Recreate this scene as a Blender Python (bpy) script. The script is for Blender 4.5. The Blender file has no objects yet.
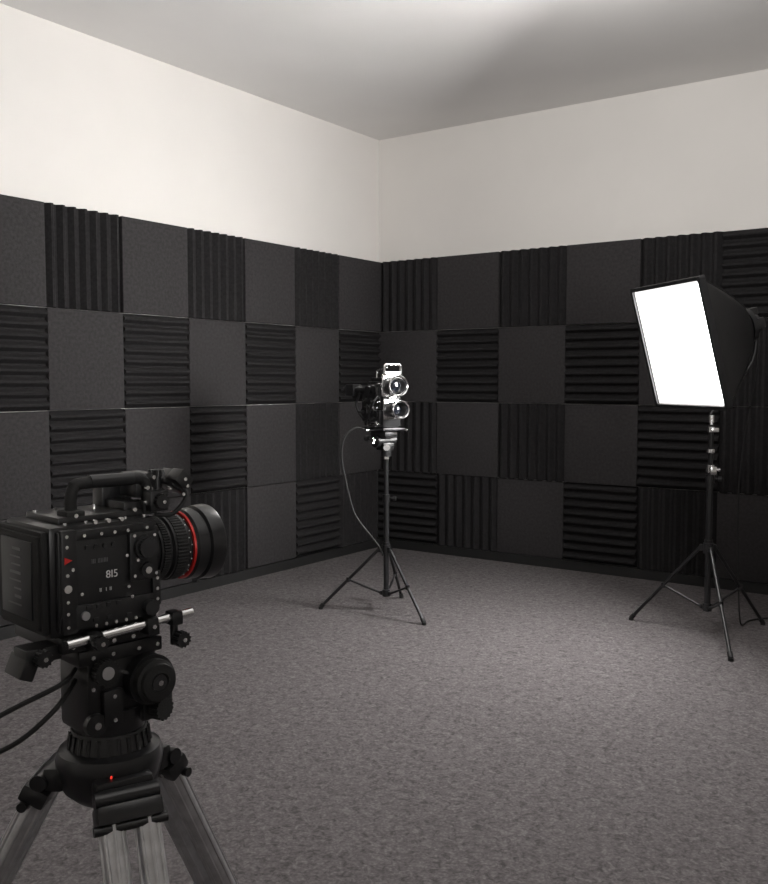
import bpy, bmesh, math, random
from mathutils import Vector, Matrix
random.seed(4)
scene = bpy.context.scene
col = scene.collection
try:
    scene.view_settings.view_transform = 'Standard'
    scene.view_settings.look = 'None'
except Exception: pass

# ---------------------------------------------------------------- frame of reference
CAMX, CAMY, CAMH = 3.97, 0.0, 1.2
YAW = math.radians(35.3)
FW = Vector((-math.sin(YAW), math.cos(YAW), 0)); RT = Vector((math.cos(YAW), math.sin(YAW), 0))
def W(r, d, z): return Vector((CAMX, CAMY, 0)) + RT*r + FW*d + Vector((0, 0, z))
ROOM_X, ROOM_Y0, ROOM_Y1, CEIL = 6.4, -1.6, 5.545, 2.93

# ---------------------------------------------------------------- materials
def mat(name, c, rough=.5, metal=0., var=0., vscale=20., bump=0., bscale=200., c2=None, spec=None, detail=6, coat=0):
    m = bpy.data.materials.new(name); m.use_nodes = True
    nt = m.node_tree; N = nt.nodes; L = nt.links
    b = N['Principled BSDF']
    b.inputs['Roughness'].default_value = rough; b.inputs['Metallic'].default_value = metal
    if spec is not None: b.inputs['Specular IOR Level'].default_value = spec
    if coat: b.inputs['Coat Weight'].default_value = coat
    b.inputs['Base Color'].default_value = (*c, 1)
    tc = N.new('ShaderNodeTexCoord')
    if True:
        n = N.new('ShaderNodeTexNoise'); n.inputs['Scale'].default_value = vscale; n.inputs['Detail'].default_value = detail
        L.new(tc.outputs['Object'], n.inputs['Vector'])
        r = N.new('ShaderNodeValToRGB')
        lo = c2 if c2 else tuple(x*(1-var) for x in c); hi = tuple(min(1, x*(1+var)) for x in c)
        r.color_ramp.elements[0].position = .35; r.color_ramp.elements[1].position = .65
        r.color_ramp.elements[0].color = (*lo, 1); r.color_ramp.elements[1].color = (*hi, 1)
        L.new(n.outputs['Fac'], r.inputs['Fac']); L.new(r.outputs['Color'], b.inputs['Base Color'])
    if bump:
        n2 = N.new('ShaderNodeTexNoise'); n2.inputs['Scale'].default_value = bscale; n2.inputs['Detail'].default_value = 4
        L.new(tc.outputs['Object'], n2.inputs['Vector'])
        bp = N.new('ShaderNodeBump'); bp.inputs['Strength'].default_value = bump; bp.inputs['Distance'].default_value = .004
        L.new(n2.outputs['Fac'], bp.inputs['Height']); L.new(bp.outputs['Normal'], b.inputs['Normal'])
    return m
def emat(name, c, s):
    m = bpy.data.materials.new(name); m.use_nodes = True
    b = m.node_tree.nodes['Principled BSDF']
    b.inputs['Base Color'].default_value = (*c, 1)
    b.inputs['Emission Color'].default_value = (*c, 1); b.inputs['Emission Strength'].default_value = s
    return m

M_wall = mat('wall_paint', (.76, .735, .705), .85, var=.015, vscale=2, bump=.05, bscale=300)
M_ceil = mat('ceiling_paint', (.80, .785, .77), .9, var=.015, vscale=2, bump=.05, bscale=300)
M_felt = mat('charcoal_felt', (.039, .0366, .0376), .95, var=.18, vscale=60, bump=.4, bscale=260, spec=.15, detail=10)
M_foam = mat('dark_foam', (.021, .0200, .0207), .95, var=.18, vscale=60, bump=.3, bscale=400, spec=.12)
M_base = mat('black_skirting', (.010, .010, .010), .6, var=.1)
M_black = mat('black_metal', (.012, .012, .013), .38, .0, var=.15, bump=.05, bscale=600)
M_satin = mat('satin_black_plastic', (.014, .014, .015), .28, var=.1)
M_matte = mat('matte_black_rubber', (.010, .010, .010), .7, var=.2, bump=.2, bscale=500)
M_dkgrey = mat('dark_grey_plate', (.035, .035, .037), .35, .4, var=.15)
M_chrome = mat('chrome', (.82, .82, .82), .2, 1., var=.04)
M_alu = mat('brushed_aluminium', (.56, .56, .57), .36, .8, var=.12, vscale=40)
M_white = mat('white_print', (.75, .75, .75), .6)
M_grey = mat('grey_print', (.16, .16, .165), .6)
M_red = mat('red_anodised', (.62, .025, .02), .35, .2, var=.05)
M_redp = emat('red_led', (1., .05, .03), .8)
M_glass = mat('coated_lens_glass', (.01, .012, .018), .04, 0, var=.1, coat=1)
M_screen = mat('dark_glass_display', (.006, .007, .009), .35, 0, var=.1)
M_hood = mat('black_nylon', (.010, .010, .011), .42, var=.2, bump=.15, bscale=120)
HW, HH = .290, .290
def diffuser_mat():
    # cloth is a little dimmer along its edges, as the lamp sits behind the centre
    m = emat('softbox_diffuser_cloth', (1., .985, .97), 50.); nt = m.node_tree; N = nt.nodes; L = nt.links
    tc = N.new('ShaderNodeTexCoord'); sx = N.new('ShaderNodeSeparateXYZ'); L.new(tc.outputs['Object'], sx.inputs[0])
    def M(op, a, b=None):
        n = N.new('ShaderNodeMath'); n.operation = op
        for i, v in enumerate((a, b)):
            if v is None: continue
            if isinstance(v, (int, float)): n.inputs[i].default_value = v
            else: L.new(v, n.inputs[i])
        return n.outputs[0]
    d = M('MAXIMUM', M('ABSOLUTE', sx.outputs['Y']), M('ABSOLUTE', sx.outputs['Z']))
    t = M('DIVIDE', M('SUBTRACT', HH-.012, d), .07)
    t = M('MINIMUM', M('MAXIMUM', t, 0.), 1.)
    s = M('ADD', M('MULTIPLY', M('POWER', t, 2.0), 92.), .62)
    L.new(s, N['Principled BSDF'].inputs['Emission Strength'])
    return m
M_diff = diffuser_mat()

# carpet
def carpet():
    m = bpy.data.materials.new('mottled_carpet'); m.use_nodes = True
    nt = m.node_tree; N = nt.nodes; L = nt.links; b = N['Principled BSDF']
    b.inputs['Roughness'].default_value = .97; b.inputs['Specular IOR Level'].default_value = .1
    tc = N.new('ShaderNodeTexCoord')
    n1 = N.new('ShaderNodeTexNoise'); n1.inputs['Scale'].default_value = 40; n1.inputs['Detail'].default_value = 9; n1.inputs['Roughness'].default_value = .74; n1.inputs['Distortion'].default_value = .9
    n2 = N.new('ShaderNodeTexVoronoi'); n2.inputs['Scale'].default_value = 110
    for n in (n1, n2): L.new(tc.outputs['Object'], n.inputs['Vector'])
    r = N.new('ShaderNodeValToRGB')
    r.color_ramp.elements[0].position = .37; r.color_ramp.elements[0].color = (.092, .083, .085, 1)
    r.color_ramp.elements[1].position = .63; r.color_ramp.elements[1].color = (.205, .188, .191, 1)
    L.new(n1.outputs['Fac'], r.inputs['Fac'])
    mx = N.new('ShaderNodeMixRGB'); mx.blend_type = 'MULTIPLY'; mx.inputs['Fac'].default_value = .55
    r2 = N.new('ShaderNodeValToRGB'); r2.color_ramp.elements[0].color = (1, 1, 1, 1); r2.color_ramp.elements[1].color = (.35, .35, .35, 1)
    r2.color_ramp.elements[1].position = .8
    L.new(n2.outputs['Distance'], r2.inputs['Fac']); L.new(r.outputs['Color'], mx.inputs['Color1']); L.new(r2.outputs['Color'], mx.inputs['Color2'])
    L.new(mx.outputs['Color'], b.inputs['Base Color'])
    bp = N.new('ShaderNodeBump'); bp.inputs['Strength'].default_value = .6; bp.inputs['Distance'].default_value = .005
    L.new(n1.outputs['Fac'], bp.inputs['Height']); L.new(bp.outputs['Normal'], b.inputs['Normal'])
    return m
M_carpet = carpet()

# ---------------------------------------------------------------- mesh helpers
def align(d):
    return Vector(d).normalized().to_track_quat('Z', 'Y').to_matrix().to_4x4()
def box(bm, c, s, R=None, bev=0.):
    m = Matrix.Translation(Vector(c)) @ (R.to_4x4() if R is not None else Matrix.Identity(4)) @ Matrix.Diagonal((s[0], s[1], s[2], 1))
    r = bmesh.ops.create_cube(bm, size=1, matrix=m)
    if bev > 0:
        es = list({e for v in r['verts'] for e in v.link_edges})
        bmesh.ops.bevel(bm, geom=es, offset=bev, segments=2, affect='EDGES', profile=.6)
def cyl(bm, p0, p1, r0, r1=None, seg=24):
    p0 = Vector(p0); p1 = Vector(p1); d = p1-p0
    if r1 is None: r1 = r0
    m = Matrix.Translation((p0+p1)/2) @ align(d)
    bmesh.ops.create_cone(bm, cap_ends=True, segments=seg, radius1=r0, radius2=r1, depth=d.length, matrix=m)
def lathe(bm, o, d, prof, seg=40, cap=True):
    A = Matrix.Translation(Vector(o)) @ align(d); rings = []
    for (h, r) in prof:
        rings.append([bm.verts.new(A @ Vector((r*math.cos(2*math.pi*i/seg), r*math.sin(2*math.pi*i/seg), h))) for i in range(seg)])
    for a, b in zip(rings, rings[1:]):
        for i in range(seg):
            bm.faces.new((a[i], a[(i+1) % seg], b[(i+1) % seg], b[i]))
    if cap:
        bm.faces.new(list(reversed(rings[0]))); bm.faces.new(rings[-1])
def gear(bm, o, d, r, w, n, dep=.002):
    A = Matrix.Translation(Vector(o)) @ align(d)
    seg = n*4; a = []; b = []
    for i in range(seg):
        rr = r+(dep if i % 4 in (1, 2) else 0); t = 2*math.pi*i/seg
        a.append(bm.verts.new(A @ Vector((rr*math.cos(t), rr*math.sin(t), 0))))
        b.append(bm.verts.new(A @ Vector((rr*math.cos(t), rr*math.sin(t), w))))
    for i in range(seg): bm.faces.new((a[i], a[(i+1) % seg], b[(i+1) % seg], b[i]))
    bm.faces.new(list(reversed(a))); bm.faces.new(b)
def catmull(P, n=8, closed=False):
    P = [Vector(p) for p in P]; out = []; L = len(P); rng = L if closed else L-1
    for i in range(rng):
        if closed: p0, p1, p2, p3 = P[(i-1) % L], P[i], P[(i+1) % L], P[(i+2) % L]
        else: p0, p1, p2, p3 = P[max(i-1, 0)], P[i], P[i+1], P[min(i+2, L-1)]
        for k in range(n):
            t = k/n
            out.append(.5*((2*p1)+(-p0+p2)*t+(2*p0-5*p1+4*p2-p3)*t*t+(-p0+3*p1-3*p2+p3)*t**3))
    if not closed: out.append(P[-1])
    return out
def tube(bm, pts, r, seg=10, smooth=0, closed=False):
    P = catmull(pts, smooth, closed) if smooth else [Vector(p) for p in pts]
    n = len(P); rings = []; up = None
    for i, p in enumerate(P):
        if closed: t = (P[(i+1) % n]-P[i-1]).normalized()
        else: t = (P[min(i+1, n-1)]-P[max(i-1, 0)]).normalized()
        if up is None:
            up = t.orthogonal().normalized()
        up = (up - t*up.dot(t)).normalized(); s = t.cross(up)
        rings.append([bm.verts.new(p+(up*math.cos(2*math.pi*k/seg)+s*math.sin(2*math.pi*k/seg))*r) for k in range(seg)])
    prs = list(zip(rings, rings[1:]))
    if closed: prs.append((rings[-1], rings[0]))
    for a, b in prs:
        for k in range(seg): bm.faces.new((a[k], a[(k+1) % seg], b[(k+1) % seg], b[k]))
    if not closed:
        bm.faces.new(list(reversed(rings[0]))); bm.faces.new(rings[-1])
def mesh_from(bm, name, m, smooth=True):
    bmesh.ops.recalc_face_normals(bm, faces=bm.faces)
    me = bpy.data.meshes.new(name); bm.to_mesh(me); bm.free()
    me.materials.append(m)
    if smooth:
        for p in me.polygons: p.use_smooth = True
        me.set_sharp_from_angle(angle=math.radians(32))
    return me
def part(parent, name, m, fn, label=None):
    bm = bmesh.new(); fn(bm)
    ob = bpy.data.objects.new(name, mesh_from(bm, name, m)); col.objects.link(ob)
    if parent is not None: ob.parent = parent
    if label: ob['label'] = label
    return ob
def thing(name, loc, rotz, label, cat, matrix=None):
    e = bpy.data.objects.new(name, None); col.objects.link(e); e.empty_display_size = .05
    if matrix is not None: e.matrix_world = matrix
    else:
        e.location = loc; e.rotation_euler = (0, 0, rotz)
    e['label'] = label; e['category'] = cat
    return e
def text(parent, name, s, size, m, matrix, label=None):
    cu = bpy.data.curves.new(name, 'FONT'); cu.body = s; cu.size = size; cu.extrude = .0003; cu.align_x = 'CENTER'; cu.align_y = 'CENTER'
    t = bpy.data.objects.new(name+'_tmp', cu); col.objects.link(t)
    bpy.context.view_layer.update()
    me = bpy.data.meshes.new_from_object(t.evaluated_get(bpy.context.evaluated_depsgraph_get()))
    bpy.data.objects.remove(t)
    me.materials.clear(); me.materials.append(m); me.transform(matrix)
    ob = bpy.data.objects.new(name, me); col.objects.link(ob); ob.parent = parent
    if label: ob['label'] = label
    return ob

# ---------------------------------------------------------------- room
def struct(name, lo, hi, m):
    def f(bm):
        c = [(a+b)/2 for a, b in zip(lo, hi)]; s = [b-a for a, b in zip(lo, hi)]
        box(bm, c, s)
    ob = part(None, name, m, f); ob['kind'] = 'structure'; return ob
T = .12
struct('floor', (-T, ROOM_Y0-T, -.1), (ROOM_X+T, ROOM_Y1+T, 0), M_carpet)
struct('ceiling', (-T, ROOM_Y0-T, CEIL), (ROOM_X+T, ROOM_Y1+T, CEIL+.1), M_ceil)
struct('wall_left', (-T, ROOM_Y0-T, 0), (0, ROOM_Y1+T, CEIL), M_wall)
struct('wall_back', (0, ROOM_Y1, 0), (ROOM_X, ROOM_Y1+T, CEIL), M_wall)
struct('wall_right', (ROOM_X, ROOM_Y0-T, 0), (ROOM_X+T, ROOM_Y1+T, CEIL), M_wall)
struct('wall_front', (0, ROOM_Y0-T, 0), (ROOM_X, ROOM_Y0, CEIL), M_wall)
struct('baseboard_left', (0, ROOM_Y0, 0), (.045, ROOM_Y1, .058), M_base)
struct('baseboard_back', (.045, ROOM_Y1-.045, 0), (ROOM_X, ROOM_Y1, .058), M_base)

# ---------------------------------------------------------------- acoustic tiles
TH = .5
def tile_mesh(kind, w):
    # local: x = across, z = up, wall plane y=0, protrudes to -y ; origin at lower-left corner
    bm = bmesh.new(); g = .0015
    if kind == 'flat':
        box(bm, (w/2, -.017, TH/2), (w-2*g, .034, TH-2*g), bev=.004)
        return mesh_from(bm, 'felt_tile', M_felt)
    n = 7 if kind == 'V' else 9
    span = (w if kind == 'V' else TH)-2*g; other = (TH if kind == 'V' else w)-2*g
    p = span/n; prof = [(0., 0.), (0., -.012)]
    for i in range(n):
        s = i*p
        prof += [(s+.10*p, -.018), (s+.40*p, -.044), (s+.60*p, -.044), (s+.90*p, -.018)]
    prof += [(span, -.012), (span, 0.)]
    A = []; B = []
    for (s, y) in prof:
        if kind == 'V':
            A.append(bm.verts.new((g+s, y, g))); B.append(bm.verts.new((g+s, y, g+other)))
        else:
            A.append(bm.verts.new((g, y, g+s))); B.append(bm.verts.new((g+other, y, g+s)))
    L = len(prof)
    for i in range(L): bm.faces.new((A[i], A[(i+1) % L], B[(i+1) % L], B[i]))
    bm.faces.new(A); bm.faces.new(list(reversed(B)))
    return mesh_from(bm, 'wedge_tile', M_foam, smooth=False)
names = {'F': ('flat', 'smooth charcoal felt sound-absorbing tile mounted on the wall', 'felt_acoustic_panel'),
         'V': ('V', 'dark foam acoustic tile with vertical wedge ridges on the wall', 'wedge_acoustic_panel'),
         'H': ('H', 'dark foam acoustic tile with horizontal wedge ridges on the wall', 'wedge_acoustic_panel')}
# rows top to bottom, columns from the corner outwards
left_rows = ['FVFVFVFHF', 'HFHFHFHFH', 'FVFHFHFHF', 'VHFVFHFVF']
back_rows = ['VFVFVHFV', 'FHFHFVHF', 'VFVFHVFH', 'HVFHVFHV']
WL, WR = .4557, .4800
Z0 = .06
cache = {}
def put_tile(k, w, loc, rz):
    if (k, w) not in cache: cache[(k, w)] = tile_mesh(names[k][0], w)
    ob = bpy.data.objects.new(names[k][2], cache[(k, w)]); col.objects.link(ob)
    ob.location = loc; ob.rotation_euler = (0, 0, rz)
    ob['label'] = names[k][1]; ob['category'] = 'acoustic panel'; ob['group'] = 'acoustic tiles covering the studio walls'
# one of the two tiles meeting in the corner runs to the corner, the other butts against it
for r, row in enumerate(left_rows):
    z = Z0+(3-r)*TH
    for c, k in enumerate(row):
        w_ = WL
        if c == 0: w_ = WL+(.056, .022, .056, .012)[r]
        put_tile(k, w_, (0, 5.488-(c+1)*WL, z), math.radians(90))
for r, row in enumerate(back_rows):
    z = Z0+(3-r)*TH
    for c, k in enumerate(row):
        if c == 0 and r in (1, 3): put_tile(k, WR+.035, (.001, ROOM_Y1, z), 0)
        else: put_tile(k, WR, (.036+c*WR, ROOM_Y1, z), 0)

# ---------------------------------------------------------------- light stands
def light_stand(R, D, feet, hubz, lowz, topz, label):
    st = thing('light_stand', W(R, D, 0), YAW, label, 'light stand')
    split = hubz+.02
    part(st, 'pole', M_black, lambda bm: (cyl(bm, (0, 0, lowz-.02), (0, 0, split+(topz-split)*.55), .0145), cyl(bm, (0, 0, split+(topz-split)*.5), (0, 0, topz), .0115)))
    def hub(bm):
        cyl(bm, (0, 0, hubz-.025), (0, 0, hubz+.025), .024); cyl(bm, (0, 0, hubz+.025), (0, 0, hubz+.04), .019)
        for f in feet:
            d = Vector((f[0], f[1], 0)).normalized(); box(bm, d*.03+Vector((0, 0, hubz)), (.03, .018, .03), Matrix.Rotation(math.atan2(d.y, d.x), 3, 'Z'), .003)
    part(st, 'hub_collar', M_satin, hub)
    def low(bm):
        cyl(bm, (0, 0, lowz-.018), (0, 0, lowz+.018), .021)
        for f in feet:
            d = Vector((f[0], f[1], 0)).normalized(); box(bm, d*.025+Vector((0, 0, lowz)), (.022, .012, .02), Matrix.Rotation(math.atan2(d.y, d.x), 3, 'Z'), .002)
    part(st, 'lower_collar', M_satin, low)
    zc = split+(topz-split)*.55
    part(st, 'height_clamp', M_satin, lambda bm: (cyl(bm, (0, 0, zc-.02), (0, 0, zc+.02), .02), cyl(bm, (0, 0, zc), (.04, -.01, zc), .006), cyl(bm, (.035, -.009, zc), (.05, -.012, zc), .012)))
    for f in feet:
        d = Vector((f[0], f[1], 0)).normalized(); foot = Vector((f[0], f[1], .012)); top = d*.04+Vector((0, 0, hubz))
        lg = part(st, 'leg', M_black, lambda bm: cyl(bm, top, foot, .0085, seg=14))
        part(lg, 'rubber_foot', M_matte, lambda bm: (cyl(bm, foot+(top-foot)*.05, foot, .0115, seg=14), cyl(bm, (foot.x, foot.y, 0), (foot.x, foot.y, .014), .012, seg=14)))
        mid = top.lerp(foot, .52); lo = d*.032+Vector((0, 0, lowz))
        part(lg, 'brace', M_black, lambda bm: (cyl(bm, lo, mid, .006, seg=12), cyl(bm, mid-Vector((0, 0, .012)), mid+Vector((0, 0, .012)), .012, seg=12)))
    return st
s1 = light_stand(.012, 4.83, [(-.347, .045), (.186, -.28), (.085, .30)], .327, .098, .80, 'black metal light stand carrying a vintage twin-lens camera')
s2 = light_stand(1.539, 4.383, [(-.291, .263), (-.044, -.43), (.336, .167)], .414, .131, 1.0, 'black metal light stand with silver clamps under a softbox')
def spig(bm):
    cyl(bm, (0, 0, .80), (0, 0, .93), .010); cyl(bm, (0, 0, .775), (0, 0, .81), .02); cyl(bm, (0, 0, .87), (0, 0, .885), .02)
    box(bm, (.004, -.02, .785), (.03, .03, .04), bev=.004); cyl(bm, (0, -.02, .79), (.035, -.035, .79), .008)
    cyl(bm, (0, 0, .93), (0, 0, 1.045), .009); cyl(bm, (0, 0, .965), (0, 0, .99), .018); box(bm, (.012, -.012, .975), (.035, .02, .022), bev=.003)
    cyl(bm, (0, 0, 1.01), (0, 0, 1.045), .014)
part(s2, 'silver_clamp', M_chrome, spig, 'polished silver clamps at the top of the pole')

# ---------------------------------------------------------------- softbox
tau = math.radians(15.2)
nh = (RT*-.971+FW*-.239).normalized(); up = nh*math.sin(tau)+Vector((0, 0, math.cos(tau))); nn = nh*math.cos(tau)-Vector((0, 0, math.sin(tau)))
yy = up.cross(nn)
face_c = W(1.335, 4.27, 1.362)
DEP = .37
org = face_c-nn*DEP
SM = Matrix(((nn.x, yy.x, up.x, org.x), (nn.y, yy.y, up.y, org.y), (nn.z, yy.z, up.z, org.z), (0, 0, 0, 1)))
sb = thing('softbox_light', None, 0, 'glowing rectangular softbox with black fabric hood, tilted slightly downward', 'studio light', SM)
def ringpts(hw, hh, x, rc, n=5):
    pts = []
    for cx, cy, a0 in ((hw-rc, hh-rc, 0), (-hw+rc, hh-rc, 90), (-hw+rc, -hh+rc, 180), (hw-rc, -hh+rc, 270)):
        for i in range(n):
            a = math.radians(a0+90*i/(n-1)); pts.append(Vector((x, cx+rc*math.cos(a), cy+rc*math.sin(a))))
    return pts
EXP = .78
def hood_full(bm):
    rings = []; n = 9
    for i in range(n):
        t = i/(n-1); k = (1-t)**EXP
        hw = .065+(HW-.065)*k; hh = .065+(HH-.065)*k; rc = .012+.05*t
        x = DEP*(1-t)+.01*t
        rings.append([bm.verts.new(p) for p in ringpts(hw, hh, x, rc)])
    for a, b in zip(rings, rings[1:]):
        L = len(a)
        for i in range(L): bm.faces.new((a[i], a[(i+1) % L], b[(i+1) % L], b[i]))
    bm.faces.new(rings[-1])
part(sb, 'fabric_hood', M_hood, hood_full, 'black nylon hood tapering to the lamp head')
def rim(bm):
    o = ringpts(HW+.004, HH+.004, DEP+.006, .012); i_ = ringpts(HW-.013, HH-.013, DEP+.006, .008)
    o2 = ringpts(HW+.004, HH+.004, DEP-.025, .012); i2 = ringpts(HW-.013, HH-.013, DEP-.012, .008)
    R = [[bm.verts.new(p) for p in q] for q in (o2, o, i_, i2)]
    for a, b in zip(R, R[1:]):
        for k in range(len(a)): bm.faces.new((a[k], a[(k+1) % len(a)], b[(k+1) % len(a)], b[k]))
part(sb, 'front_rim', M_hood, rim)
def diff(bm):
    n = 12; g = [[bm.verts.new((DEP-.006+.006*(1-(2*i/n-1)**2)*(1-(2*j/n-1)**2), (HW-.013)*(2*i/n-1), (HH-.013)*(2*j/n-1))) for j in range(n+1)] for i in range(n+1)]
    for i in range(n):
        for j in range(n): bm.faces.new((g[i][j], g[i+1][j], g[i+1][j+1], g[i][j+1]))
part(sb, 'diffuser', M_diff, diff, 'glowing white diffusion cloth')
def ribs(bm):
    for sy, sz in ((1, 1), (1, -1), (-1, 1), (-1, -1)):
        pts = []
        for i in range(9):
            t = i/8; k = (1-t)**EXP
            hw = .065+(HW-.065)*k; hh = .065+(HH-.065)*k; c = .3*(.012+.05*t)
            pts.append((DEP*(1-t)+.01*t, sy*(hw-c+.001), sz*(hh-c+.001)))
        tube(bm, pts, .0035, 6)
part(sb, 'seam_piping', M_matte, ribs)
def head(bm):
    cyl(bm, (.012, 0, 0), (-.012, 0, 0), .080, seg=32); cyl(bm, (-.012, 0, 0), (-.055, 0, 0), .050, .042, seg=28)
    box(bm, (-.04, 0, 0), (.05, .11, .05), bev=.006)
    box(bm, (-.05, -.035, -.05), (.03, .022, .12), bev=.004); box(bm, (-.058, -.02, .055), (.04, .04, .035), bev=.004)
part(sb, 'lamp_head', M_satin, head)
def knob(bm):
    gear(bm, (-.045, -.055, -.01), (0, -1, 0), .022, .022, 14, .003); box(bm, (-.045, -.045, .045), (.035, .03, .05), bev=.004)
    cyl(bm, (-.03, -.03, .03), (-.03, -.065, .05), .008)
    gear(bm, (-.02, -.07, .03), (0, -1, 0), .013, .012, 12, .002)
part(sb, 'tilt_knob', M_satin, knob)
SMi = SM.inverted()
def brk(bm):
    a = SMi @ W(1.539, 4.383, 1.062); b = SMi @ W(1.61, 4.375, 1.15); c = SMi @ W(1.715, 4.365, 1.30); d = Vector((-.05, 0, -.02))
    tube(bm, [SMi @ W(1.539, 4.383, 1.045), a, b, c, d], .010, 10, 5)
part(sb, 'mounting_arm', M_satin, brk)
def cord(bm):
    pts = [SMi @ W(*p) for p in ((1.74, 4.36, 1.44), (1.735, 4.36, 1.25), (1.705, 4.40, .95), (1.70, 4.45, .65), (1.715, 4.47, .30), (1.73, 4.48, .08), (1.76, 4.52, .008), (1.84, 4.62, .006), (1.98, 4.66, .006), (2.2, 4.6, .006))]
    tube(bm, pts, .004, 8, 6)
part(sb, 'power_cord', M_matte, cord)

# ---------------------------------------------------------------- vintage twin-lens camera on the middle stand
ca = math.radians(125.3-145)
VM = Matrix.Translation(W(.012, 4.83, .815)) @ Matrix.Rotation(ca, 4, 'Z') @ Matrix.Diagonal((1.12, 1.14, 1.02, 1))
vc = thing('movie_camera', None, ca, 'vintage black twin-lens film camera with chrome-rimmed lenses on a stand', 'camera', VM)
zb = .135
part(vc, 'camera_body', M_black, lambda bm: (box(bm, (-.02, 0, zb+.13), (.13, .10, .23), bev=.008), box(bm, (-.02, -.053, zb+.17), (.10, .012, .12), bev=.003),
     box(bm, (-.02, -.056, zb+.07), (.11, .018, .06), bev=.003), box(bm, (-.1, -.01, zb+.12), (.06, .08, .16), bev=.006), box(bm, (-.02, .0, zb+.25), (.11, .07, .03), bev=.005)))
part(vc, 'front_plate', M_chrome, lambda bm: (box(bm, (.047, 0, zb+.225), (.008, .115, .110), bev=.003), box(bm, (.047, 0, zb+.105), (.008, .100, .10), bev=.003), box(bm, (.049, -.0, zb+.165), (.012, .05, .02), bev=.003)), 'silver plate behind the lenses')
def lens_prims(z, r, l):
    def b(bm): lathe(bm, (.05, 0, z), (1, 0, 0), [(0, r*.86), (l*.3, r*.86), (l*.3, r*.93), (l*.8, r*.93), (l*.8, r*.8), (l*.72, r*.72), (l*.3, r*.5)], 36)
    def g(bm): lathe(bm, (.05, 0, z), (1, 0, 0), [(l*.3, r*.69), (l*.55, r*.5), (l*.62, r*.2), (l*.63, .001)], 32)
    def c(bm): lathe(bm, (.05, 0, z), (1, 0, 0), [(l*.72, r*.94), (l*.72, r*1.02), (l*.98, r*1.02), (l*1.0, r*.97), (l*.95, r*.88), (l*.8, r*.86)], 40, cap=False)
    return b, g, c
for z, r, l in ((zb+.222, .052, .05), (zb+.105, .045, .07)):
    b, g, c = lens_prims(z, r, l)
    le = part(vc, 'lens', M_satin, b); part(le, 'glass_element', M_glass, g); part(le, 'chrome_rim', M_chrome, c, 'polished chrome ring')
def hd(bm):
    y = .045
    tube(bm, [(.05, -y, zb+.27), (.05, -y, zb+.322), (.05, -y+.008, zb+.330), (.05, y-.008, zb+.330), (.05, y, zb+.322), (.05, y, zb+.27)], .007, 10)
    tube(bm, [(-.03, -.03, zb+.26), (-.03, -.03, zb+.30), (.05, -.03, zb+.315)], .005, 8); box(bm, (.05, 0, zb+.288), (.008, .08, .01))
part(vc, 'carry_frame', M_chrome, hd, 'silver rectangular top frame')
def vf(bm):
    cyl(bm, (-.09, -.04, zb+.20), (-.19, -.04, zb+.20), .017); box(bm, (-.215, -.04, zb+.20), (.07, .05, .06), bev=.006)
    cyl(bm, (-.245, -.04, zb+.20), (-.262, -.04, zb+.20), .02, .028); cyl(bm, (-.09, 0, zb+.16), (-.2, 0, zb+.16), .006)
    box(bm, (-.19, -.02, zb+.165), (.04, .06, .02))
    tube(bm, [(-.14, -.05, zb+.19), (-.16, -.06, zb+.12), (-.12, -.055, zb+.06), (-.08, -.05, zb+.05)], .005, 8, 5)
part(vc, 'viewfinder', M_black, vf)
def dials(bm):
    for x, z, r in ((-.05, .20, .022), (.0, .205, .016), (-.03, .145, .014), (.01, .08, .018), (-.05, .07, .013)):
        gear(bm, (x, -.058, zb+z), (0, -1, 0), r, .014, 16, .0018)
    gear(bm, (-.095, -.045, zb+.09), (0, -1, 0), .026, .014, 18, .002); cyl(bm, (-.095, -.055, zb+.09), (-.095, -.09, zb+.09), .006)
    tube(bm, [(.03, -.06, zb+.17), (.03, -.085, zb+.15), (.0, -.09, zb+.10), (-.05, -.08, zb+.03)], .006, 8, 5)
part(vc, 'dials', M_satin, dials)
def bits(bm):
    random.seed(9)
    for i in range(34):
        x = random.uniform(-.12, .035); z = random.uniform(.02, .235)
        yb = -.055 if x > -.08 else -.04
        cyl(bm, (x, yb, zb+z), (x, yb-.0195, zb+z), random.uniform(.0025, .0055), seg=10)
    box(bm, (.0, -.066, zb+.115), (.05, .006, .008)); box(bm, (-.06, -.062, zb+.105), (.01, .01, .05)); cyl(bm, (-.02, -.06, zb+.0), (-.02, -.10, zb+.0), .007)
    box(bm, (.02, -.066, zb+.19), (.008, .008, .05)); box(bm, (-.01, -.07, zb+.04), (.06, .006, .006))
part(vc, 'chrome_fittings', M_chrome, bits, 'small silver screws and levers')['kind'] = 'stuff'
part(vc, 'support_rod', M_chrome, lambda bm: cyl(bm, (-.17, -.05, zb+.002), (.06, -.05, zb+.002), .006), 'silver rod')
part(vc, 'support_rod', M_chrome, lambda bm: cyl(bm, (-.10, .05, zb+.002), (.09, .05, zb+.002), .006), 'silver rod')
part(vc, 'base_plate', M_dkgrey, lambda bm: (box(bm, (-.02, 0, zb+.004), (.17, .12, .016), bev=.003), box(bm, (-.02, 0, zb-.022), (.12, .07, .03), bev=.004)))
def vhead(bm):
    cyl(bm, (-.02, -.05, zb-.055), (-.02, .05, zb-.055), .034, seg=28); box(bm, (-.01, 0, zb-.085), (.06, .06, .04), bev=.005); cyl(bm, (0, 0, .0), (0, 0, .04), .024)
    cyl(bm, (-.02, 0, zb-.06), (-.10, -.03, zb-.05), .006); gear(bm, (-.10, -.03, zb-.05), (-1, -.3, .1), .013, .02, 12); cyl(bm, (0, -.0, zb-.09), (.06, -.04, zb-.085), .007)
part(vc, 'tilt_head', M_black, vhead)
part(vc, 'lock_knob', M_chrome, lambda bm: gear(bm, (-.02, -.052, zb-.055), (0, -1, 0), .016, .016, 14), 'silver locking knob')
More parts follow.
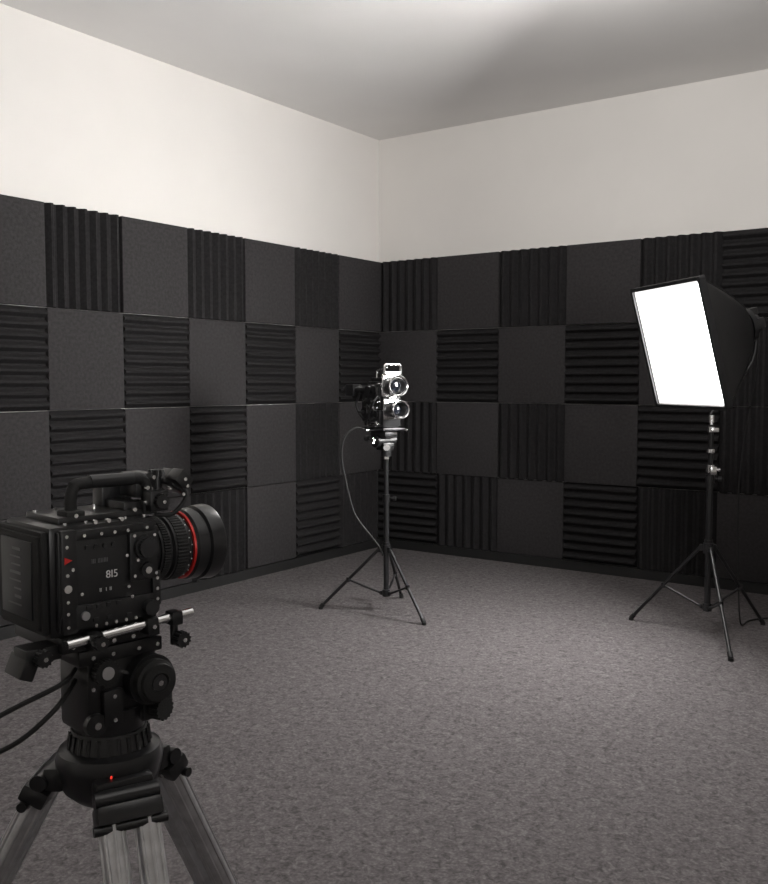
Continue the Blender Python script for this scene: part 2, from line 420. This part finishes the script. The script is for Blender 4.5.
part(vc, 'lock_knob', M_chrome, lambda bm: gear(bm, (.06, -.04, zb-.085), (.8, -.5, 0), .014, .014, 12), 'silver locking knob')
part(vc, 'mounting_collar', M_chrome, lambda bm: cyl(bm, (0, 0, -.014), (0, 0, .005), .016), 'silver collar')
Vi = VM.inverted()
def vcab(bm):
    P = [(-.10, 4.78, .96), (-.15, 4.76, .965), (-.205, 4.75, .91), (-.215, 4.76, .80), (-.185, 4.77, .64), (-.15, 4.77, .52), (-.08, 4.78, .42), (-.03, 4.79, .355), (-.006, 4.81, .30)]
    tube(bm, [Vi @ W(*p) for p in P], .0050, 8, 6)
part(vc, 'cable', M_base, vcab)

# ---------------------------------------------------------------- foreground cinema camera
CR, CD, CZ = -.4307, 1.334, .855
cc = thing('cinema_camera', W(CR, CD, CZ), math.radians(80.3), 'black professional cinema camera with red-ringed zoom lens on a tripod', 'camera')
def body(bm):
    box(bm, (-.006, 0, .076), (.162, .136, .152), bev=.007)
    box(bm, (0, 0, .155), (.13, .10, .012), bev=.003)
    box(bm, (.055, -.01, .162), (.03, .06, .02), bev=.003)
    box(bm, (.078, 0, .085), (.014, .11, .12), bev=.005)
cb = part(cc, 'camera_body', M_satin, body)
def batt(bm):
    box(bm, (-.090, .004, .076), (.010, .134, .140), bev=.004); box(bm, (-.096, .004, .076), (.006, .122, .128), bev=.003)
bt = part(cc, 'battery_pack', M_matte, batt)
part(bt, 'display', M_screen, lambda bm: box(bm, (-.0995, .004, .078), (.003, .094, .106), bev=.001))
def lines(bm):
    random.seed(3)
    for k, z in enumerate((.118, .107, .096, .085, .074, .063, .052, .041)):
        w = random.uniform(.02, .045); x0 = -.012+w
        box(bm, (-.1012, x0-w/2, z), (.0006, w, .0022 if k % 3 else .004))
part(bt, 'display_markings', M_grey, lines, 'rows of small grey print')['kind'] = 'stuff'
Y = -.068
def sidep(bm):
    box(bm, (-.005, Y-.004, .078), (.148, .012, .135), bev=.003)
    box(bm, (-.066, Y-.010, .078), (.022, .012, .140), bev=.003)
    box(bm, (.045, Y-.011, .100), (.045, .012, .070), bev=.004)
    box(bm, (.0, Y-.010, .028), (.12, .012, .034), bev=.003)
    box(bm, (.0, Y-.008, .139), (.13, .010, .014), bev=.002)
    box(bm, (.066, Y-.008, .05), (.014, .014, .05), bev=.003); box(bm, (.066, Y-.006, .125), (.012, .012, .03), bev=.003)
sp = part(cc, 'side_panel', M_black, sidep)
for x in (-.038, -.025, -.012, .001):
    part(sp, 'button', M_dkgrey, lambda bm: cyl(bm, (x, Y-.008, .121), (x, Y-.013, .121), .0035, seg=14))
for x, z in ((-.040, .046), (-.025, .046), (-.010, .046), (.005, .046), (-.03, .028), (-.01, .028), (.02, .026)):
    part(sp, 'button', M_dkgrey, lambda bm: box(bm, (x, Y-.015, z-.006), (.008, .006, .006), bev=.001))
part(sp, 'dial', M_dkgrey, lambda bm: (cyl(bm, (.045, Y-.014, .113), (.045, Y-.024, .113), .017, seg=30), gear(bm, (.045, Y-.022, .113), (0, -1, 0), .013, .008, 20, .001)))
part(sp, 'dial', M_dkgrey, lambda bm: cyl(bm, (.048, Y-.014, .080), (.048, Y-.022, .080), .010, seg=24))
part(sp, 'dial', M_dkgrey, lambda bm: cyl(bm, (.052, Y-.014, .026), (.052, Y-.026, .026), .011, seg=24))
part(sp, 'dial', M_alu, lambda bm: cyl(bm, (-.046, Y-.014, .030), (-.046, Y-.020, .030), .006, seg=24), 'small silver dial')
def screws(bm):
    for x, z in ((-.070, .140), (-.070, .126), (-.062, .095), (-.070, .088), (-.070, .052), (-.070, .036), (-.070, .018), (.062, .128), (.064, .073), (.03, .073), (.03, .130), (.064, .015), (-.03, .014), (-.015, .014), (.0, .014), (.015, .014), (.03, .014), (-.02, .139), (.0, .139), (.02, .139), (.05, .14), (-.045, .139), (.035, .095), (.02, .060), (-.05, .060), (.018, .104), (.025, .045)):
        cyl(bm, (x, Y-.004, z), (x, Y-.0176, z), .0024, seg=10)
    cyl(bm, (-.070, Y-.01, .070), (-.070, Y-.019, .070), .0055, seg=20); cyl(bm, (.048, Y-.02, .080), (.048, Y-.024, .080), .005, seg=20)
    for z in (.035, .05, .065): cyl(bm, (.066, Y-.01, z), (.066, Y-.0165, z), .0026, seg=10)
    for x in (-.06, -.03, 0, .03, .06): cyl(bm, (x, .03, .158), (x, .03, .164), .003, seg=10); cyl(bm, (x, -.06, .148), (x, -.06, .155), .0025, seg=10)
sc = part(sp, 'screws', M_chrome, screws, 'small bright silver screws'); sc['kind'] = 'stuff'
SR = Matrix(((1, 0, 0, 0), (0, 0, -1, 0), (0, 1, 0, 0), (0, 0, 0, 1)))   # text plane facing -y
def side_m(x, z, dy=.0108): return Matrix.Translation((x, Y-dy, z)) @ SR
text(sp, 'lettering', '8I5', .015, M_white, side_m(-.002, .080))
text(sp, 'small_lettering', 'III IIIIIII', .009, M_grey, side_m(-.020, .101))
text(sp, 'small_lettering', 'II   I  II', .007, M_white, side_m(-.012, .060))
def tri(bm):
    a = [bm.verts.new(p) for p in ((-.063, Y-.0168, .108), (-.074, Y-.0168, .113), (-.074, Y-.0168, .103))]
    b = [bm.verts.new((v.co.x, v.co.y-.001, v.co.z)) for v in a]
    bm.faces.new(a); bm.faces.new(b)
    for i in range(3): bm.faces.new((a[i], a[(i+1) % 3], b[(i+1) % 3], b[i]))
part(sp, 'red_marker', M_red, tri, 'small red triangle')
# handle
HY = -.034; hx = .012
def hnd(bm):
    tube(bm, [(-.050+hx, HY, .150), (-.050+hx, HY, .182), (-.046+hx, HY, .197), (-.034+hx, HY, .204), (.05+hx, HY, .205), (.062+hx, HY, .201), (.068+hx, HY, .190), (.068+hx, HY, .155)], .0085, 12, 4)
    box(bm, (-.050+hx, HY, .160), (.028, .03, .016), bev=.003); box(bm, (.066+hx, HY, .162), (.024, .03, .02), bev=.003)
th = part(cc, 'top_handle', M_matte, hnd)
part(th, 'handle_grip', M_satin, lambda bm: tube(bm, [(-.022+hx, HY, .205), (.045+hx, HY, .205)], .0098, 14))
def evf(bm):
    box(bm, (.080, -.01, .194), (.035, .05, .036), bev=.005); cyl(bm, (.09, -.01, .196), (.14, -.02, .196), .008)
    box(bm, (.130, -.030, .196), (.030, .05, .028), Matrix.Rotation(math.radians(35), 3, 'Y'), .004)
    box(bm, (.122, -.055, .202), (.022, .03, .022), Matrix.Rotation(math.radians(45), 3, 'Y'), .003)
    cyl(bm, (.10, -.03, .17), (.10, -.03, .205), .007); gear(bm, (.10, -.03, .205), (0, 0, 1), .010, .010, 12)
    box(bm, (.06, .03, .178), (.05, .03, .045), bev=.004); cyl(bm, (.08, .03, .15), (.08, .03, .185), .010)
    box(bm, (.085, -.052, .172), (.03, .022, .03), bev=.003); gear(bm, (.085, -.062, .172), (0, -1, 0), .010, .010, 14, .0015)
part(cc, 'viewfinder', M_satin, evf)
part(cc, 'viewfinder_cable', M_matte, lambda bm: tube(bm, [(.125, -.05, .20), (.135, -.055, .175), (.115, -.05, .150), (.09, -.04, .150)], .0035, 8, 5))
def topf(bm):
    for p in ((.07, HY-.016, .192), (.085, HY-.0, .188), (.115, HY-.005, .188), (.05, HY-.014, .162), (.09, HY-.0, .205), (.02, HY-.03, .153), (-.02, HY-.03, .153), (.0, HY-.03, .153), (.07, HY-.014, .170), (-.040, HY-.014, .162)):
        cyl(bm, p, (p[0], p[1]-.006, p[2]), .003, seg=10)
    for p in ((.085, -.073, .172), (.122, -.071, .202), (.135, -.056, .190), (.128, -.056, .178)):
        cyl(bm, p, (p[0], p[1]-.003, p[2]), .0028, seg=10)
ts = part(cc, 'top_screws', M_chrome, topf, 'small bright silver screws'); ts['kind'] = 'stuff'
# lens
LY, LZ = -.010, .094
def lb(bm): lathe(bm, (.08, LY, LZ), (1, 0, 0), [(0, .042), (.012, .042), (.012, .046), (.03, .046), (.033, .0495), (.060, .0495), (.062, .048), (.066, .048), (.070, .051), (.085, .053)], 56)
le = part(cc, 'lens', M_satin, lb)
part(le, 'focus_ring', M_matte, lambda bm: gear(bm, (.117, LY, LZ), (1, 0, 0), .0500, .018, 60, .0012))
part(le, 'zoom_ring', M_matte, lambda bm: gear(bm, (.096, LY, LZ), (1, 0, 0), .047, .010, 70, .0015))
part(le, 'red_ring', M_red, lambda bm: lathe(bm, (.1448, LY, LZ), (1, 0, 0), [(0, .0505), (.0, .0520), (.0030, .0530), (.0030, .05)], 56), 'thin bright red ring')
part(le, 'front_barrel', M_satin, lambda bm: lathe(bm, (.150, LY, LZ), (1, 0, 0), [(-.003, .050), (.003, .0545), (.018, .0555), (.020, .0525), (.023, .0525), (.025, .0575), (.046, .0590), (.049, .0580), (.049, .053), (.030, .044)], 56))
part(le, 'glass_element', M_glass, lambda bm: lathe(bm, (.150, LY, LZ), (1, 0, 0), [(.031, .0435), (.038, .03), (.041, .012), (.0415, .001)], 40))
bmk = part(le, 'barrel_markings', M_white, lambda bm: [cyl(bm, (.137+.003*(i % 2), LY+.0510*math.sin(t), LZ+.0510*math.cos(t)), (.137+.003*(i % 2), LY+.0522*math.sin(t), LZ+.0522*math.cos(t)), .0010, seg=6) for i, t in enumerate([math.radians(-142+12*k) for k in range(10)])], 'tiny white scale marks'); bmk['kind'] = 'stuff'
# rods
part(cc, 'support_rod', M_chrome, lambda bm: cyl(bm, (-.075, -.088, -.004), (.120, -.088, .007), .0065, seg=18), 'polished silver rod')
part(cc, 'support_rod', M_chrome, lambda bm: cyl(bm, (-.06, .05, -.008), (.13, .05, -.008), .0065, seg=18), 'polished silver rod')
def rc(bm):
    box(bm, (0, 0, -.010), (.15, .15, .022), bev=.003); box(bm, (-.035, -.086, -.006), (.018, .026, .024), bev=.003); box(bm, (.05, -.086, .0), (.018, .026, .024), bev=.003)
    box(bm, (-.095, -.045, -.018), (.05, .04, .02), bev=.003); box(bm, (-.115, -.04, -.034), (.02, .05, .03), Matrix.Rotation(.4, 3, 'Y'), .003)
    cyl(bm, (.09, -.088, .006), (.09, -.088, -.035), .006); gear(bm, (.09, -.10, -.024), (0, -1, 0), .010, .014, 12, .002); box(bm, (.09, -.088, .004), (.018, .022, .020), bev=.003)
    gear(bm, (-.035, -.100, -.006), (0, -1, 0), .009, .010, 12, .0015); gear(bm, (-.10, -.066, -.02), (0, -1, 0), .010, .012, 12, .002)
part(cc, 'rod_clamp', M_black, rc)
def rsc(bm):
    for p in ((-.035, -.110, -.006), (.05, -.099, .0), (-.06, -.075, -.012), (.0, -.075, -.014), (.03, -.075, -.014), (-.10, -.078, -.02), (.09, -.114, -.024)):
        cyl(bm, p, (p[0], p[1]-.003, p[2]), .0032, seg=12)
part(cc, 'clamp_screws', M_chrome, rsc, 'small bright silver screws')['kind'] = 'stuff'
def cables(bm):
    tube(bm, [(-.04, -.04, -.055), (-.08, -.085, -.055), (-.13, -.07, -.075), (-.20, -.03, -.11), (-.27, .04, -.14)], .0035, 8, 6)
    tube(bm, [(-.04, -.04, -.07), (-.09, -.08, -.09), (-.14, -.06, -.13), (-.20, -.02, -.15), (-.27, .05, -.155)], .0035, 8, 6)
part(cc, 'cables', M_matte, cables)

# ---------------------------------------------------------------- tripod
TR, TD = -.400, 1.33
tp = thing('tripod', W(TR, TD, 0), YAW, 'professional video tripod with aluminium twin-tube legs and fluid head', 'tripod')
R45 = Matrix.Rotation(math.radians(45), 3, 'Z')
def E(x, y, z): # camera-aligned offset -> tripod local
    v = R45 @ Vector((x, y, 0)); return Vector((v.x, v.y, z))
def fh(bm):
    box(bm, E(0, 0, .765), (.11, .085, .115), R45, .008); box(bm, E(-.005, 0, .822), (.13, .10, .022), R45, .004)
    cyl(bm, (0, 0, .70), (0, 0, .735), .05, seg=36); cyl(bm, (0, 0, .672), (0, 0, .702), .058, .052, seg=40)
    cyl(bm, E(.035, -.04, .775), E(.035, -.062, .775), .036, seg=36); cyl(bm, E(-.045, -.04, .725), E(-.045, -.05, .725), .016)
    box(bm, E(.055, -.02, .735), (.05, .05, .05), R45, .006)
    box(bm, E(-.02, -.046, .745), (.03, .012, .05), R45, .003)
    for a in range(0, 360, 15):
        q = math.radians(a); cyl(bm, (.0565*math.cos(q), .0565*math.sin(q), .676), (.0535*math.cos(q), .0535*math.sin(q), .698), .0035, seg=6)
hd_ = part(tp, 'fluid_head', M_satin, fh)
def dk(bm):
    lathe(bm, E(.035, -.062, .775), (R45 @ Vector((0, -1, 0))), [(0, .031), (.012, .031), (.014, .027), (.020, .026), (.022, .014), (.018, .012), (.016, .001)], 36)
    gear(bm, E(.05, -.045, .728), R45 @ Vector((.3, -1, 0)), .016, .018, 16, .002)
    gear(bm, E(-.035, -.05, .80), R45 @ Vector((0, -1, 0)), .017, .014, 20, .0015)
part(hd_, 'drag_dial', M_matte, dk)
part(hd_, 'dial_cap', M_dkgrey, lambda bm: cyl(bm, E(.035, -.07, .775), E(.035, -.0825, .775), .0115, seg=24), 'grey dial cap')
part(hd_, 'dial_cap', M_alu, lambda bm: cyl(bm, E(-.035, -.06, .80), E(-.035, -.066, .80), .009, seg=24), 'silver dial cap')
def hsc(bm):
    for x, y, z, r in ((-.02, -.052, .762, .003), (-.02, -.052, .728, .003), (-.045, -.050, .725, .005), (-.05, -.05, .822, .003), (-.02, -.05, .822, .003), (.02, -.05, .822, .003), (.05, -.05, .822, .003), (.0, -.042, .79, .003), (.035, -.0825, .775, .004), (.005, -.042, .715, .003), (-.047, -.042, .775, .003)):
        cyl(bm, E(x, y, z), E(x, y-.003, z), r, seg=12)
part(hd_, 'head_screws', M_chrome, hsc, 'small bright silver screws')['kind'] = 'stuff'
def bowl(bm):
    lathe(bm, (0, 0, .60), (0, 0, 1), [(0, .05), (.015, .066), (.045, .074), (.058, .076), (.072, .072), (.076, .062)], 48)
    for a in (-60, 60, 180):
        d = Vector((math.cos(math.radians(a)), math.sin(math.radians(a)), 0)); Rz = Matrix.Rotation(math.radians(a), 3, 'Z')
        box(bm, d*.070+Vector((0, 0, .635)), (.030, .080, .035), Rz, .006)
        pv = d*.09+Vector((0, 0, .632)); t = Vector((-d.y, d.x, 0)); cyl(bm, pv-t*.044, pv+t*.044, .012, seg=20)
bw = part(tp, 'bowl', M_satin, bowl)
part(bw, 'indicator_led', M_redp, lambda bm: cyl(bm, Vector((.022, -.068, .655)), Vector((.024, -.0765, .655)), .0014, seg=12), 'tiny red light')
for a in (-60, 60, 180):
    d = Vector((math.cos(math.radians(a)), math.sin(math.radians(a)), 0)); t = Vector((-d.y, d.x, 0)); Rz = Matrix.Rotation(math.radians(a), 3, 'Z')
    p = lambda rr, z: d*rr+Vector((0, 0, z))
    ax = (p(.30, .22)-p(.095, .61)).normalized()
    def tubes(bm):
        for s in (-1, 1):
            cyl(bm, p(.095, .61)+t*.024*s, p(.30, .22)+t*.024*s, .0165, seg=24)
            nrm = t.cross(ax)
            for k in range(8):
                q = math.pi*2*k/8; o = (t*math.cos(q)+nrm*math.sin(q))*.0163
                cyl(bm, p(.095, .61)+t*.024*s+o, p(.30, .22)+t*.024*s+o, .0024, seg=6)
    lg = part(tp, 'leg', M_alu, tubes, 'twin ribbed aluminium tubes')
    Rt = Matrix((d, t, Vector((0, 0, 1)))).transposed()
    tilt = Rt @ Matrix.Rotation(-math.atan2(.205, .39), 3, 'Y')
    part(lg, 'leg_clamp', M_satin, lambda bm: (box(bm, p(.098, .612), (.040, .090, .026), tilt, .006), cyl(bm, p(.112, .60)-t*.05, p(.112, .60)+t*.05, .007)))
    part(lg, 'leg_clamp', M_satin, lambda bm: box(bm, p(.30, .22), (.042, .094, .06), tilt, .006))
    part(lg, 'lower_tube', M_dkgrey, lambda bm: (cyl(bm, p(.30, .22), p(.405, .02), .013, seg=20)))
    part(lg, 'rubber_foot', M_matte, lambda bm: cyl(bm, p(.41, 0), p(.40, .03), .022, .018, seg=20))
part(tp, 'spreader', M_black, lambda bm: [cyl(bm, (0, 0, .2), d_*.31+Vector((0, 0, .2)), .007) for d_ in [Vector((math.cos(math.radians(a)), math.sin(math.radians(a)), 0)) for a in (-60, 60, 180)]])

# ---------------------------------------------------------------- lights
def area(name, loc, target, size, power, c=(1, .985, .965), spread=180, sy=None):
    l = bpy.data.lights.new(name, 'AREA'); l.energy = power; l.color = c; l.size = size; l.spread = math.radians(spread)
    if sy: l.shape = 'RECTANGLE'; l.size_y = sy
    ob = bpy.data.objects.new(name, l); col.objects.link(ob); ob.location = loc
    ob.rotation_euler = (Vector(target)-Vector(loc)).to_track_quat('-Z', 'Y').to_euler()
    return ob
area('bounce_fill', W(1.5, -.9, 1.55), W(-.5, 5.0, 4.7), 1.0, 40, spread=84)  # added fill behind the camera, aimed up to brighten far ceiling and walls
pl = bpy.data.lights.new('pendant_bulb', 'POINT'); pl.energy = 50; pl.color = (1, .98, .96); pl.shadow_soft_size = .10
po = bpy.data.objects.new('pendant_bulb', pl); col.objects.link(po); po.location = W(.72, 3.5, 2.62)
w = bpy.data.worlds.new('world'); w.use_nodes = True; scene.world = w
w.node_tree.nodes['Background'].inputs[0].default_value = (.5, .5, .5, 1); w.node_tree.nodes['Background'].inputs[1].default_value = .05

# ---------------------------------------------------------------- camera
cd = bpy.data.cameras.new('camera'); cam = bpy.data.objects.new('camera', cd); col.objects.link(cam)
cd.sensor_fit = 'HORIZONTAL'; cd.sensor_width = 36; cd.lens = 933/768*36; cd.clip_start = .02
cam.location = (CAMX, CAMY, CAMH)
cam.rotation_euler = (math.radians(90-3.68), 0, YAW)
scene.camera = cam
